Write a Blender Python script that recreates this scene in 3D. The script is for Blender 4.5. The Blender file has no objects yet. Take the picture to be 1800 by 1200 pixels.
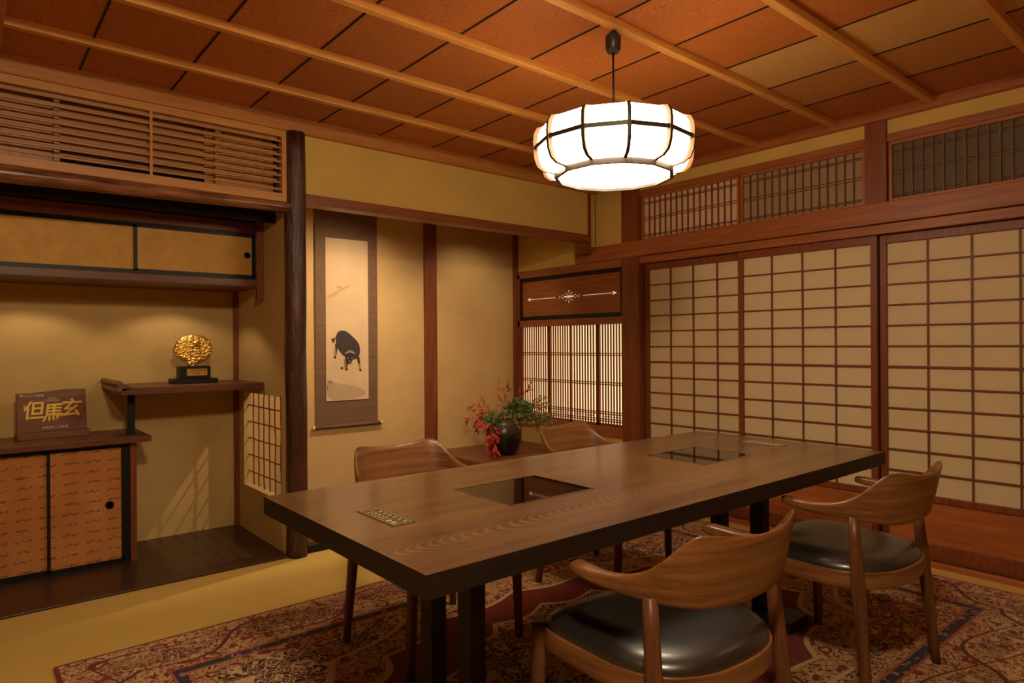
import bpy, bmesh, math, random
from mathutils import Vector, Matrix
random.seed(7)
SC = bpy.context.scene
COL = SC.collection
PI = math.pi

# ------------------------------------------------------------------ camera
cam_d = bpy.data.cameras.new('camera'); cam = bpy.data.objects.new('camera', cam_d); COL.objects.link(cam)
cam_d.sensor_width = 36.0; cam_d.lens = 1166.0 / 1800.0 * 36.0; cam_d.shift_y = 4.5 / 1800.0; cam_d.clip_start = 0.02
cam.location = (0, 0, 1.163)
cam.rotation_mode = 'QUATERNION'
cam.rotation_quaternion = (Matrix.Rotation(0.8735 - PI/2, 4, 'Z') @ Matrix.Rotation(PI/2, 4, 'X') @ Matrix.Rotation(-0.0065, 4, 'Z')).to_quaternion()
SC.camera = cam
# ------------------------------------------------------------------ world, lights, exposure
W = bpy.data.worlds.new('world'); SC.world = W; W.use_nodes = True
W.node_tree.nodes['Background'].inputs[0].default_value = (0.30, 0.19, 0.10, 1)
W.node_tree.nodes['Background'].inputs[1].default_value = 0.10
SC.view_settings.view_transform = 'Standard'; SC.view_settings.look = 'None'
SC.view_settings.exposure = 1.0; SC.view_settings.gamma = 1.0
WARM = (1.0, 0.79, 0.52)
LAMP = (1.975, 1.73)
def spot(name, loc, target, power, ang, blend, col=WARM, r=0.02):
    l = bpy.data.lights.new(name, 'SPOT'); l.energy = power; l.spot_size = math.radians(ang); l.spot_blend = blend
    l.color = col; l.shadow_soft_size = r
    o = bpy.data.objects.new(name, l); COL.objects.link(o); o.location = loc
    o.rotation_euler = (Vector(target) - Vector(loc)).to_track_quat('-Z', 'Y').to_euler()
    return o
def area(name, loc, target, power, sx, sy, col=WARM):
    l = bpy.data.lights.new(name, 'AREA'); l.shape = 'RECTANGLE'; l.size = sx; l.size_y = sy; l.energy = power; l.color = col
    o = bpy.data.objects.new(name, l); COL.objects.link(o); o.location = loc
    o.rotation_euler = (Vector(target) - Vector(loc)).to_track_quat('-Z', 'Y').to_euler()
    return o
LAMP_E = 9.4
spot('tokonoma_downlight', (2.30, 3.68, 2.12), (2.0, 4.48, 0.42), 36, 128, 1.0, (1.0, 0.78, 0.54), 0.012)
spot('tokonoma_downlight', (3.25, 3.85, 2.20), (3.35, 4.5, 0.9), 8, 100, 0.8, WARM, 0.03)
spot('alcove_downlight', (0.28, 4.14, 1.49), (0.28, 4.24, 0.6), 1.7, 128, 0.35, WARM, 0.01)
spot('alcove_downlight', (1.00, 4.14, 1.49), (1.00, 4.24, 0.6), 1.7, 128, 0.35, WARM, 0.01)
area('ceiling_light_near_entry', (0.25, 0.15, 2.36), (1.3, 2.4, 0.6), 23, 0.22, 0.22)

# ------------------------------------------------------------------ node helpers
def c(r, g, b):
    f = lambda v: (v/255/12.92) if v/255 <= 0.04045 else ((v/255+0.055)/1.055)**2.4
    return (f(r), f(g), f(b), 1)
class G:
    def __init__(s, name):
        s.m = bpy.data.materials.new(name); s.m.use_nodes = True; s.t = s.m.node_tree
        s.b = s.t.nodes['Principled BSDF']
    def n(s, typ, **kw):
        nd = s.t.nodes.new('ShaderNode' + typ)
        for k, v in kw.items():
            if k.startswith('i_'):
                key = k[2:]; key = int(key) if key.isdigit() else key.replace('_', ' ')
                s.set(nd.inputs[key], v)
            else: setattr(nd, k, v)
        return nd
    def set(s, inp, v):
        if hasattr(v, 'is_output'): s.t.links.new(v, inp)
        else: inp.default_value = v
    def mth(s, op, a, b=0.0, d=None):
        nd = s.n('Math', operation=op); s.set(nd.inputs[0], a); s.set(nd.inputs[1], b)
        if d is not None: s.set(nd.inputs[2], d)
        return nd.outputs[0]
    def mix(s, f, a, b):
        nd = s.n('Mix', data_type='RGBA'); s.set(nd.inputs[0], f); s.set(nd.inputs[6], a); s.set(nd.inputs[7], b)
        return nd.outputs[2]
    def co(s, scale=(1,1,1), loc=(0,0,0), rot=(0,0,0), kind='Object'):
        tc = s.n('TexCoord'); mp = s.n('Mapping'); s.t.links.new(tc.outputs[kind], mp.inputs[0])
        mp.inputs['Scale'].default_value = scale; mp.inputs['Location'].default_value = loc; mp.inputs['Rotation'].default_value = rot
        return mp.outputs[0]
    def noise(s, v, sc, det=4, rough=0.5, dist=0.0, out='Fac'):
        return s.n('TexNoise', i_Vector=v, i_Scale=sc, i_Detail=det, i_Roughness=rough, i_Distortion=dist).outputs[out]
    def ramp(s, f, *stops):
        nd = s.n('ValToRGB'); e = nd.color_ramp.elements
        while len(e) < len(stops): e.new(0.5)
        for k, (p, col) in enumerate(stops): e[k].position = p; e[k].color = col
        s.set(nd.inputs[0], f); return nd.outputs[0]
    def bump(s, h, strength=0.3, dist=0.01):
        nd = s.n('Bump', i_Strength=strength, i_Distance=dist); s.set(nd.inputs['Height'], h)
        s.t.links.new(nd.outputs[0], s.b.inputs['Normal'])
    def base(s, col, rough=0.5, metal=0.0, spec=0.5, coat=0.0):
        s.set(s.b.inputs['Base Color'], col); s.set(s.b.inputs['Roughness'], rough)
        s.b.inputs['Metallic'].default_value = metal; s.b.inputs['Specular IOR Level'].default_value = spec
        s.b.inputs['Coat Weight'].default_value = coat; s.b.inputs['Coat Roughness'].default_value = 0.15
def wood(name, c1, c2, axis='x', rough=0.42, spec=0.45, stretch=14, sc=3.0, bump=0.12, coat=0.0, dark=None):
    g = G(name); k = {'x': (1, stretch, stretch), 'y': (stretch, 1, stretch), 'z': (stretch, stretch, 1)}[axis] if isinstance(axis, str) else axis
    v = g.co(k); n1 = g.noise(v, sc, 5, 0.6, 0.12); n2 = g.noise(v, sc*7, 3, 0.6)
    f = g.mth('ADD', g.mth('MULTIPLY', n1, 0.75), g.mth('MULTIPLY', n2, 0.25))
    col = g.ramp(f, (0.34, c2), (0.66, c1))
    g.base(col, rough, 0, spec, coat); g.bump(n2, bump, 0.002); return g.m
def plain(name, col, rough=0.5, metal=0.0, spec=0.5, var=0.0, vs=40, coat=0.0, bump=0.0):
    g = G(name)
    if var > 0 or bump > 0:
        n = g.noise(g.co(), vs, 4, 0.6)
        d = tuple(x*(1-var) for x in col[:3]) + (1,)
        u = tuple(min(1, x*(1+var)) for x in col[:3]) + (1,)
        g.base(g.ramp(n, (0.3, d), (0.7, u)), rough, metal, spec, coat)
        if bump: g.bump(n, bump, 0.003)
    else: g.base(col, rough, metal, spec, coat)
    return g.m
def glow(name, col, e, base=None, rough=0.6):
    g = G(name); g.base(base or col, rough); g.b.inputs['Emission Color'].default_value = col; g.b.inputs['Emission Strength'].default_value = e
    return g.m

# ------------------------------------------------------------------ mesh helpers
class MB:
    def __init__(s): s.v = []; s.f = []; s.mi = []; s.k = 0
    def add(s, vs, fs):
        o = len(s.v); s.v += [tuple(p) for p in vs]; s.f += [tuple(i+o for i in f) for f in fs]; s.mi += [s.k]*len(fs); return s
    def box(s, x0, x1, y0, y1, z0, z1):
        return s.add([(x0,y0,z0),(x1,y0,z0),(x1,y1,z0),(x0,y1,z0),(x0,y0,z1),(x1,y0,z1),(x1,y1,z1),(x0,y1,z1)],
                     [(0,3,2,1),(4,5,6,7),(0,1,5,4),(1,2,6,5),(2,3,7,6),(3,0,4,7)])
    def loft(s, rings, cap=True, closed=False):
        n = len(rings[0]); vs = [p for r in rings for p in r]; fs = []
        m = len(rings)
        for a in range(m if closed else m-1):
            b = (a+1) % m
            for i in range(n): j = (i+1) % n; fs.append((a*n+i, a*n+j, b*n+j, b*n+i))
        if cap and not closed: fs += [tuple(range(n))[::-1], tuple((m-1)*n+i for i in range(n))]
        return s.add(vs, fs)
    def tube(s, pts, rad, n=10, closed=False):
        pts = [Vector(p) for p in pts]; rings = []
        if not hasattr(rad, '__len__'): rad = [rad]*len(pts)
        up = None
        for i, p in enumerate(pts):
            a = pts[(i-1) % len(pts)] if (closed or i > 0) else p
            b = pts[(i+1) % len(pts)] if (closed or i < len(pts)-1) else p
            t = (b-a).normalized()
            if up is None: up = Vector((0,0,1)) if abs(t.z) < 0.9 else Vector((1,0,0))
            u = (up - t*up.dot(t)).normalized(); up = u; w = t.cross(u)
            rings.append([p + (u*math.cos(2*PI*k/n) + w*math.sin(2*PI*k/n))*rad[i] for k in range(n)])
        return s.loft(rings, True, closed)
    def bar(s, a, b, w, h=None):
        h = h or w; a = Vector(a); b = Vector(b); t = (b-a).normalized()
        up = Vector((0,0,1)) if abs(t.z) < 0.95 else Vector((0,1,0))
        x = t.cross(up).normalized(); y = x.cross(t)
        return s.loft([[p + x*(sx*w/2) + y*(sy*h/2) for sx, sy in ((-1,-1),(1,-1),(1,1),(-1,1))] for p in (a, b)])
    def lathe(s, prof, cx=0, cy=0, n=32):
        return s.loft([[(cx+r*math.cos(2*PI*k/n), cy+r*math.sin(2*PI*k/n), z) for k in range(n)] for r, z in prof])
    def prism(s, poly, fn, t0, t1):
        return s.loft([[fn(a, b, t0) for a, b in poly], [fn(a, b, t1) for a, b in poly]])
    def obj(s, name, mat, parent=None, smooth=False, bevel=0.0, sub=0):
        me = bpy.data.meshes.new(name); off = Vector((0,0,0))
        q = parent
        while q is not None: off += q.location; q = q.parent
        me.from_pydata([tuple(Vector(p)-off) for p in s.v], [], s.f)
        mats = mat if isinstance(mat, (list, tuple)) else [mat]
        for m in mats: me.materials.append(m)
        if len(mats) > 1:
            for p, k in zip(me.polygons, s.mi): p.material_index = min(k, len(mats)-1)
        bm = bmesh.new(); bm.from_mesh(me); bmesh.ops.recalc_face_normals(bm, faces=bm.faces); bm.to_mesh(me); bm.free()
        if smooth: me.polygons.foreach_set('use_smooth', [True]*len(me.polygons))
        o = bpy.data.objects.new(name, me); COL.objects.link(o); o.parent = parent
        if bevel:
            md = o.modifiers.new('bevel', 'BEVEL'); md.width = bevel; md.segments = 2; md.limit_method = 'ANGLE'
        if sub:
            md = o.modifiers.new('subsurf', 'SUBSURF'); md.levels = sub; md.render_levels = sub
        return o
def box(*a): return MB().box(*a)
def tag(o, label, cat, group=None):
    o['label'] = label; o['category'] = cat
    if group: o['group'] = group
    return o
def thing(name, label, cat, loc=(0,0,0), group=None):
    o = bpy.data.objects.new(name, None); COL.objects.link(o); o.location = loc; o.empty_display_size = 0.05
    return tag(o, label, cat, group)
def struct(o): o['kind'] = 'structure'; return o
def base_empty(name, loc=(0,0,0)):
    o = bpy.data.objects.new(name, None); COL.objects.link(o); o.location = loc; o['kind'] = 'structure'; return o
NT = [0]
def trim(mb, mat, bevel=0.003, smooth=False):
    NT[0] += 1; return struct(mb.obj('trim_%d' % NT[0], mat, None, smooth, bevel))
def text_mb(mb, txt, size, fn, extr, align='CENTER', bold=0.0):
    cu = bpy.data.curves.new('t', 'FONT'); cu.body = txt; cu.size = size; cu.align_x = align; cu.align_y = 'CENTER'; cu.resolution_u = 3; cu.offset = bold
    o = bpy.data.objects.new('t', cu); COL.objects.link(o)
    me = bpy.data.meshes.new_from_object(o.evaluated_get(bpy.context.evaluated_depsgraph_get()))
    vs = [v.co.copy() for v in me.vertices]; fs = [tuple(p.vertices) for p in me.polygons]
    mb.add([fn(p.x, p.y, extr) for p in vs], fs)
    bpy.data.objects.remove(o); bpy.data.curves.remove(cu); bpy.data.meshes.remove(me)

# ------------------------------------------------------------------ materials
def plaster(name, col, rough=0.9):
    g = G(name); v = g.co(); n = g.noise(v, 3, 4, 0.6); n2 = g.noise(v, 220, 3, 0.7)
    a = tuple(x*0.92 for x in col[:3])+(1,); b = tuple(min(1, x*1.06) for x in col[:3])+(1,)
    g.base(g.ramp(n, (0.3, a), (0.7, b)), rough, 0, 0.2); g.bump(n2, 0.25, 0.002); return g.m
M_wall = plaster('olive_plaster', c(208, 171, 92))
M_wall3 = plaster('alcove_plaster', c(202, 167, 106))
M_wall2 = plaster('tan_plaster', c(204, 168, 112))
M_post = wood('red_brown_post', c(140, 74, 38), c(106, 52, 26), 'z')
M_railY = wood('red_brown_rail_y', c(170, 100, 54), c(134, 72, 36), 'y')
M_hip = wood('amber_hip_board', c(184, 106, 54), c(148, 80, 38), 'y')
M_railX = wood('red_brown_rail_x', c(146, 84, 44), c(112, 60, 30), 'x')
M_crownX = wood('honey_crown_x', c(196, 132, 68), c(168, 104, 50), 'x')
M_crownY = wood('honey_crown_y', c(178, 104, 50), c(150, 82, 38), 'y')
M_batten = wood('honey_batten', c(232, 168, 84), c(196, 128, 58), 'x')
M_pine = wood('pale_pine', c(206, 146, 76), c(180, 120, 58), 'x')
M_pineZ = wood('pale_pine_z', c(206, 146, 76), c(180, 120, 58), 'z')
M_slat = wood('pale_slat', c(196, 138, 78), c(164, 108, 56), 'x')
M_floorboard = wood('dark_alcove_board', c(74, 44, 28), c(50, 28, 18), 'x', 0.35, 0.5, coat=0.1)
M_shelf = wood('brown_shelf', c(124, 72, 42), c(92, 50, 28), 'x', 0.4)
M_lacq = plain('black_lacquer', c(18, 14, 12), 0.42, 0, 0.35)
M_dark = plain('dark_recess', c(30, 20, 14), 0.9)
M_paper = plain('shoji_paper', c(214, 190, 150), 0.85, 0, 0.2, 0.02, 5)
M_ranma_lit = plain('ranma_paper_lit', c(216, 178, 140), 0.85, 0, 0.2)  # one ranma paper; stronger light on the left unit put into its colour
M_ranma_half_lit = plain('ranma_paper_half_lit', c(158, 132, 102), 0.85, 0, 0.2)  # same paper, weaker light on the middle unit painted into the colour
M_ranma_shaded = plain('ranma_paper_shaded', c(104, 92, 72), 0.85, 0, 0.2)  # same paper, shade on the right unit painted into the colour
M_lit = glow('lit_paper', (1.0, 0.70, 0.37, 1), 0.72, c(230, 205, 165))
M_muntin = wood('shoji_muntin', c(132, 76, 40), c(102, 54, 28), 'z', 0.5)
M_chair = wood('walnut_chair', c(148, 98, 56), c(88, 52, 28), (0.8, 3, 26), 0.31, 0.5, 30, 1.6)
M_chairZ = wood('walnut_chair_leg', c(118, 74, 44), c(84, 50, 30), 'z', 0.4, 0.45, 24, 2.0)
M_leather = plain('black_leather', c(36, 31, 27), 0.36, 0, 1.0, 0.1, 300, coat=0.35, bump=0.02)
M_black = plain('black_metal', c(14, 12, 12), 0.4, 0, 0.5)
M_glass = plain('black_glass', c(8, 7, 7), 0.03, 0, 0.6)
M_steel = plain('brushed_steel', c(190, 180, 165), 0.3, 1.0)
M_cream = plain('cream_print', c(220, 205, 180), 0.6)
M_red = plain('red_ink', c(190, 40, 30), 0.6)

# tatami
def tatami():
    g = G('tatami'); tc = g.co()
    sep = g.n('SeparateXYZ', i_Vector=tc); f = g.mth('FRACT', g.mth('MULTIPLY', sep.outputs[1], 160.0)); w = g.mth('ABSOLUTE', g.mth('SUBTRACT', f, 0.5))
    n = g.noise(g.co((4, 60, 1)), 8, 3); n2 = g.noise(tc, 1.3, 2)
    col = g.ramp(g.mth('ADD', g.mth('MULTIPLY', n, 0.5), g.mth('MULTIPLY', n2, 0.5)), (0.3, c(204, 168, 84)), (0.7, c(220, 184, 98)))
    g.base(col, 0.7, 0, 0.25); g.bump(w, 0.2, 0.002); return g.m
# ceiling boards (seams run along y every 0.378 m)
def ceiling_mat():
    g = G('cedar_ceiling_boards'); tc = g.co(); sep = g.n('SeparateXYZ', i_Vector=tc); x = sep.outputs[0]; y = sep.outputs[1]
    u = g.mth('DIVIDE', g.mth('SUBTRACT', x, 0.433), 0.378); k = g.mth('FLOOR', u); fr = g.mth('FRACT', u)
    wn = g.n('TexWhiteNoise', noise_dimensions='1D'); g.set(wn.inputs['W'], k)
    cmb = g.n('CombineXYZ'); g.set(cmb.inputs[0], g.mth('MULTIPLY', x, 5.0)); g.set(cmb.inputs[1], g.mth('ADD', g.mth('MULTIPLY', y, 1.6), g.mth('MULTIPLY', k, 7.3))); g.set(cmb.inputs[2], k)
    n1 = g.noise(cmb.outputs[0], 2.2, 3, 0.55, 2.4)
    rings = g.mth('ABSOLUTE', g.mth('SUBTRACT', g.mth('FRACT', g.mth('MULTIPLY', n1, 15.0)), 0.5))
    n2 = g.noise(g.co((40, 4, 1)), 5, 3)
    f = g.mth('ADD', g.mth('MULTIPLY', rings, 0.9), g.mth('MULTIPLY', n2, 0.5))
    col = g.ramp(f, (0.12, c(160, 84, 32)), (0.78, c(212, 126, 56)))
    dk = g.mix(g.mth('MULTIPLY', wn.outputs[0], 0.35), col, c(130, 68, 32))
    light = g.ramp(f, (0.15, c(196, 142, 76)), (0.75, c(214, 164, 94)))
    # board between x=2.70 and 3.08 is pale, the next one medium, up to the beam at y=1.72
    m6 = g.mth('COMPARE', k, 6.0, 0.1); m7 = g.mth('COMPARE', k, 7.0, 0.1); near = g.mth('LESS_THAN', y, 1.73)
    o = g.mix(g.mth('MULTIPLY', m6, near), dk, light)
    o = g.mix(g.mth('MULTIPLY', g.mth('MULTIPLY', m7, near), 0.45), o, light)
    g.base(o, 0.5, 0, 0.3); g.bump(f, 0.12, 0.002); return g.m
# rug
RX0, RX1, RY0, RY1 = 0.262, 3.705, 0.575, 2.90
def rug_mat():
    g = G('persian_rug'); tc = g.co(); sep = g.n('SeparateXYZ', i_Vector=tc); x = sep.outputs[0]; y = sep.outputs[1]
    wv = g.n('TexNoise', i_Vector=tc, i_Scale=20.0, i_Detail=1.0)
    vs = g.n('VectorMath', operation='SCALE', i_0=wv.outputs['Color']); vs.inputs['Scale'].default_value = 0.06
    va = g.n('VectorMath', operation='ADD', i_0=tc, i_1=vs.outputs[0]); P = va.outputs[0]
    def contour(nn, freq, w): return g.mth('LESS_THAN', g.mth('ABSOLUTE', g.mth('SUBTRACT', g.mth('FRACT', g.mth('MULTIPLY', nn, freq)), 0.5)), w)
    def orn(s, cb, c1, c2, c3):
        f1 = g.n('TexVoronoi', feature='F1', i_Vector=P, i_Scale=s*1.1).outputs[0]
        f2 = g.n('TexVoronoi', feature='F1', i_Vector=P, i_Scale=s*3.6).outputs[0]
        o = g.mix(g.mth('GREATER_THAN', g.noise(tc, s*0.9, 1), 0.56), cb, g.mix(0.45, cb, c2))
        o = g.mix(contour(g.noise(P, s*1.5, 0, 0.5, 1.2), 7.0, 0.11), o, c1)
        o = g.mix(g.mth('LESS_THAN', f2, 0.22), o, c3)
        o = g.mix(contour(g.noise(P, s*2.6, 0, 0.5, 1.5), 3.0, 0.09), o, c1)
        ring = g.mth('LESS_THAN', g.mth('ABSOLUTE', g.mth('SUBTRACT', f1, 0.24)), 0.06)
        o = g.mix(ring, o, c1)
        return g.mix(g.mth('LESS_THAN', f1, 0.12), o, c2)
    maroon = c(112, 30, 22); cream = c(198, 164, 116); gold = c(176, 128, 74); navy = c(52, 42, 54); rose = c(164, 78, 62); dk = c(74, 26, 26)
    field = orn(7.5, c(66, 20, 20), c(206, 170, 122), rose, c(118, 78, 64))
    border = orn(8.5, c(206, 172, 118), c(134, 44, 30), gold, c(150, 76, 48))
    light = orn(9.0, c(196, 156, 100), c(116, 40, 30), cream, navy)
    cx, cy = (RX0+RX1)/2, (RY0+RY1)/2
    dx = g.mth('MINIMUM', g.mth('SUBTRACT', x, RX0), g.mth('SUBTRACT', RX1, x))
    dy = g.mth('MINIMUM', g.mth('SUBTRACT', y, RY0), g.mth('SUBTRACT', RY1, y)); d = g.mth('MINIMUM', dx, dy)
    ex = g.mth('DIVIDE', g.mth('SUBTRACT', x, cx), 1.30); ey = g.mth('DIVIDE', g.mth('SUBTRACT', y, cy), 0.76)
    rr = g.mth('SQRT', g.mth('ADD', g.mth('MULTIPLY', ex, ex), g.mth('MULTIPLY', ey, ey)))
    th = g.mth('ARCTAN2', ey, ex)
    rs = g.mth('ADD', rr, g.mth('MULTIPLY', g.mth('ABSOLUTE', g.mth('SINE', g.mth('MULTIPLY', th, 8.0))), 0.07))
    plainm = g.mix(g.mth('GREATER_THAN', g.noise(tc, 90, 2), 0.6), maroon, c(126, 44, 34))
    o = g.mix(g.mth('LESS_THAN', rs, 1.02), field, light)
    o = g.mix(g.mth('LESS_THAN', rs, 0.84), o, plainm)
    o = g.mix(g.mth('LESS_THAN', rs, 0.58), o, field)
    o = g.mix(g.mth('LESS_THAN', rs, 0.34), o, light)
    for lv in (1.02, 0.84, 0.58, 0.34):
        o = g.mix(g.mth('LESS_THAN', g.mth('ABSOLUTE', g.mth('SUBTRACT', rs, lv)), 0.012), o, cream)
    # inner pale strip next to the guard band
    o = g.mix(g.mth('LESS_THAN', d, 0.43), o, light)
    # guard band
    gb = g.mix(g.mth('LESS_THAN', g.n('TexVoronoi', feature='F1', i_Vector=P, i_Scale=34.0).outputs[0], 0.3), navy, c(170, 120, 100))
    o = g.mix(g.mth('LESS_THAN', d, 0.365), o, c(160, 96, 60)); o = g.mix(g.mth('LESS_THAN', d, 0.355), o, gb); o = g.mix(g.mth('LESS_THAN', d, 0.318), o, c(160, 90, 60))
    # main border with cartouches
    al = g.mth('ADD', x, y); ca = g.mth('MULTIPLY', g.mth('ABSOLUTE', g.mth('SINE', g.mth('MULTIPLY', al, 6.2))), 0.10)
    wvd = g.mth('ABSOLUTE', g.mth('SUBTRACT', g.mth('ABSOLUTE', g.mth('SUBTRACT', d, 0.165)), ca))
    bo = g.mix(g.mth('LESS_THAN', wvd, 0.006), border, c(96, 44, 40))
    ins = g.mth('LESS_THAN', g.mth('ABSOLUTE', g.mth('SUBTRACT', d, 0.165)), g.mth('SUBTRACT', ca, 0.03))
    bo = g.mix(ins, bo, orn(9.0, c(112, 44, 36), cream, gold, dk))
    o = g.mix(g.mth('LESS_THAN', d, 0.308), o, bo)
    o = g.mix(g.mth('LESS_THAN', d, 0.014), o, c(128, 34, 22))
    fine = g.noise(tc, 420, 2)
    o = g.mix(g.mth('MULTIPLY', fine, 0.12), o, c(90, 60, 40))
    g.base(o, 0.95, 0, 0.1); g.bump(fine, 0.4, 0.002)
    g.b.inputs['Sheen Weight'].default_value = 0.15; return g.m
# table wood with long cathedral figure along x
def table_mat():
    g = G('wenge_table_top'); tc = g.co(); sep = g.n('SeparateXYZ', i_Vector=tc); x = sep.outputs[0]; y = sep.outputs[1]
    yy = g.mth('ADD', y, g.mth('ADD', 0.27, g.mth('MULTIPLY', x, -0.03))); par = g.mth('SUBTRACT', x, g.mth('MULTIPLY', g.mth('MULTIPLY', yy, yy), 22.0))
    wob = g.noise(g.co((0.8, 3.5, 1)), 2.0, 2, 0.4)
    ph = g.mth('ADD', g.mth('MULTIPLY', par, 30.0), g.mth('MULTIPLY', wob, 5.0))
    cath = g.mth('ABSOLUTE', g.mth('SUBTRACT', g.mth('FRACT', ph), 0.5))
    band = g.mth('SMOOTH_MIN', 1.0, g.mth('MAXIMUM', 0.0, g.mth('SUBTRACT', 1.0, g.mth('MULTIPLY', g.mth('ABSOLUTE', yy), 9.0))), 0.1)
    n2 = g.noise(g.co((3, 90, 3)), 3.0, 4, 0.65); n1 = g.noise(g.co((1, 9, 1)), 1.6, 4)
    f = g.mth('ADD', g.mth('MULTIPLY', n2, 0.55), g.mth('MULTIPLY', n1, 0.45))
    col = g.ramp(f, (0.36, c(72, 47, 31)), (0.64, c(126, 89, 54)))
    col = g.mix(g.mth('MULTIPLY', g.mth('MULTIPLY', g.mth('GREATER_THAN', cath, 0.30), band), 0.5), col, c(156, 116, 84))
    g.base(col, 0.30, 0, 0.5, 0.3); g.bump(n2, 0.16, 0.001); return g.m
def foil():
    g = G('gold_foil_paper'); tc = g.co(); n = g.noise(tc, 9, 4, 0.7); n2 = g.noise(g.co((60, 60, 60)), 3, 2)
    col = g.ramp(g.mth('ADD', g.mth('MULTIPLY', n, 0.7), g.mth('MULTIPLY', n2, 0.3)), (0.3, c(176, 122, 44)), (0.7, c(206, 154, 66)))
    g.base(col, 0.5, 0.25, 0.4); g.bump(n2, 0.2, 0.002); return g.m
def fusuma():
    g = G('amber_fusuma_paper'); tc = g.co(); sep = g.n('SeparateXYZ', i_Vector=tc); x = sep.outputs[0]; z = sep.outputs[2]
    row = g.mth('MULTIPLY', z, 1/0.0525); k = g.mth('FLOOR', row); fr = g.mth('FRACT', row)
    xx = g.mth('ADD', g.mth('MULTIPLY', x, 1/0.098), g.mth('MULTIPLY', g.mth('MODULO', k, 2.0), 0.06)); fx = g.mth('FRACT', xx)
    wob = g.mth('ADD', g.mth('MULTIPLY', g.mth('SINE', g.mth('MULTIPLY', fx, 15.0)), 0.05), g.mth('MULTIPLY', g.noise(tc, 55, 3), 0.42))
    line = g.mth('LESS_THAN', g.mth('ABSOLUTE', g.mth('SUBTRACT', g.mth('SUBTRACT', fr, 0.40), wob)), 0.085)
    gap = g.mth('MULTIPLY', g.mth('GREATER_THAN', fx, 0.22), g.mth('LESS_THAN', fx, 0.92))
    ms = g.mth('MULTIPLY', g.mth('MULTIPLY', line, gap), g.mth('GREATER_THAN', g.noise(tc, 110, 3), 0.46))
    n = g.noise(tc, 5, 3); col = g.ramp(n, (0.3, c(184, 116, 58)), (0.7, c(206, 140, 76)))
    col = g.mix(g.mth('MULTIPLY', ms, 0.7), col, c(96, 52, 26)); g.base(col, 0.7, 0.05, 0.3); return g.m
M_tatami = tatami(); M_ceil = ceiling_mat(); M_rug = rug_mat(); M_table = table_mat(); M_foil = foil(); M_fusuma = fusuma()
M_tside = wood('wenge_side', c(38, 25, 18), c(28, 18, 13), 'x', 0.5, 0.35)
def bark():
    g = G('log_bark'); n = g.noise(g.co((9, 9, 1.2)), 4, 5, 0.65, 0.8); n2 = g.noise(g.co((1, 1, 0.5)), 6, 3)
    f = g.mth('ADD', g.mth('MULTIPLY', n, 0.6), g.mth('MULTIPLY', n2, 0.4))
    g.base(g.ramp(f, (0.38, c(40, 22, 15)), (0.60, c(92, 50, 32)), (0.72, c(140, 104, 80))), 0.36, 0, 0.55); g.bump(n, 0.9, 0.010); return g.m
def bamboo():
    g = G('smoked_bamboo'); n = g.noise(g.co((1.5, 12, 12)), 3, 4, 0.6); g.base(g.ramp(n, (0.35, c(92, 52, 28)), (0.65, c(160, 102, 58))), 0.3, 0, 0.5)
    g.bump(n, 0.2, 0.003); return g.m
M_bark = bark(); M_bamboo = bamboo()

# ================================================================== ROOM SHELL
YB, XR, DX = 3.58, 3.866, 2.93
struct(box(-1.6, 4.3, -1.6, 3.60, -0.06, 0.0).obj('floor', M_tatami))
struct(box(-1.6, 3.95, -1.6, 3.60, 2.415, 2.46).obj('ceiling', M_ceil))
# dark seam lines = thin laps standing proud of the boards
seams = MB()
for k in range(-3, 9):
    xs = 0.433 + 0.378*k
    seams.box(xs-0.0035, xs+0.0035, -1.5, 3.55, 2.4115, 2.4165)
trim(seams, M_dark, 0)
for yb in (-0.22, 0.27, 0.755, 1.235, 1.722, 2.205, 2.69, 3.17):      # ceiling battens, each its own strip
    trim(box(-1.5, 3.84, yb-0.030, yb+0.006, 2.382, 2.416), M_batten, 0.003)
struct(box(-1.65, -1.6, -1.6, 4.5, 0, 2.45).obj('wall_left', M_wall))
struct(box(-1.6, 4.0, -1.65, -1.6, 0, 2.45).obj('wall_front', M_wall))
trim(box(0.04, 0.138, -1.6, YB, 2.335, 2.40), M_crownX)               # header beam by the entry
trim(box(0.138, XR, YB-0.035, YB+0.02, 2.333, 2.416), M_crownX)       # back crown
trim(box(XR-0.04, XR+0.03, -1.6, YB, 2.360, 2.416), M_crownY)         # right crown
# back wall above the lintel
struct(box(1.45, 3.80, YB, YB+0.06, 2.0, 2.42).obj('wall_back', M_wall))
trim(box(1.48, 3.775, YB-0.03, YB+0.07, 1.948, 2.004), M_railX, 0.004)
struct(box(3.812, 3.90, YB+0.006, YB+0.06, 1.92, 2.42).obj('wall_corner', M_wall))
trim(MB().box(3.775, 3.812, YB-0.005, YB+0.07, 1.86, 2.36).box(3.72, 3.812, YB+0.0, YB+0.09, 1.86, 1.95), M_post)
# tokonoma alcove
struct(box(1.45, 3.95, 4.56, 4.62, 0.0, 2.42).obj('wall_tokonoma', M_wall2))
struct(box(1.45, 3.95, YB+0.06, 4.56, 2.30, 2.34).obj('ceiling_tokonoma', M_dark))
struct(box(1.45, XR, YB+0.03, 4.56, -0.04, 0.03).obj('floor_tokonoma', M_floorboard))
trim(box(1.50, XR, YB-0.005, YB+0.05, -0.03, 0.045), M_lacq, 0.004)      # black front sill
bd = thing('low_display_board', 'low brown display board under the dark vase in the right of the tokonoma', 'board', (3.3, 4.1, 0.03))
box(DX, XR, YB+0.10, 4.56, 0.262, 0.300).obj('top', M_shelf, bd, bevel=0.003)
box(DX+0.03, DX+0.06, YB+0.16, 4.50, 0.03, 0.262).obj('side_support', M_lacq, bd)
box(XR-0.07, XR-0.04, YB+0.16, 4.50, 0.03, 0.262).obj('side_support', M_lacq, bd)
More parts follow.
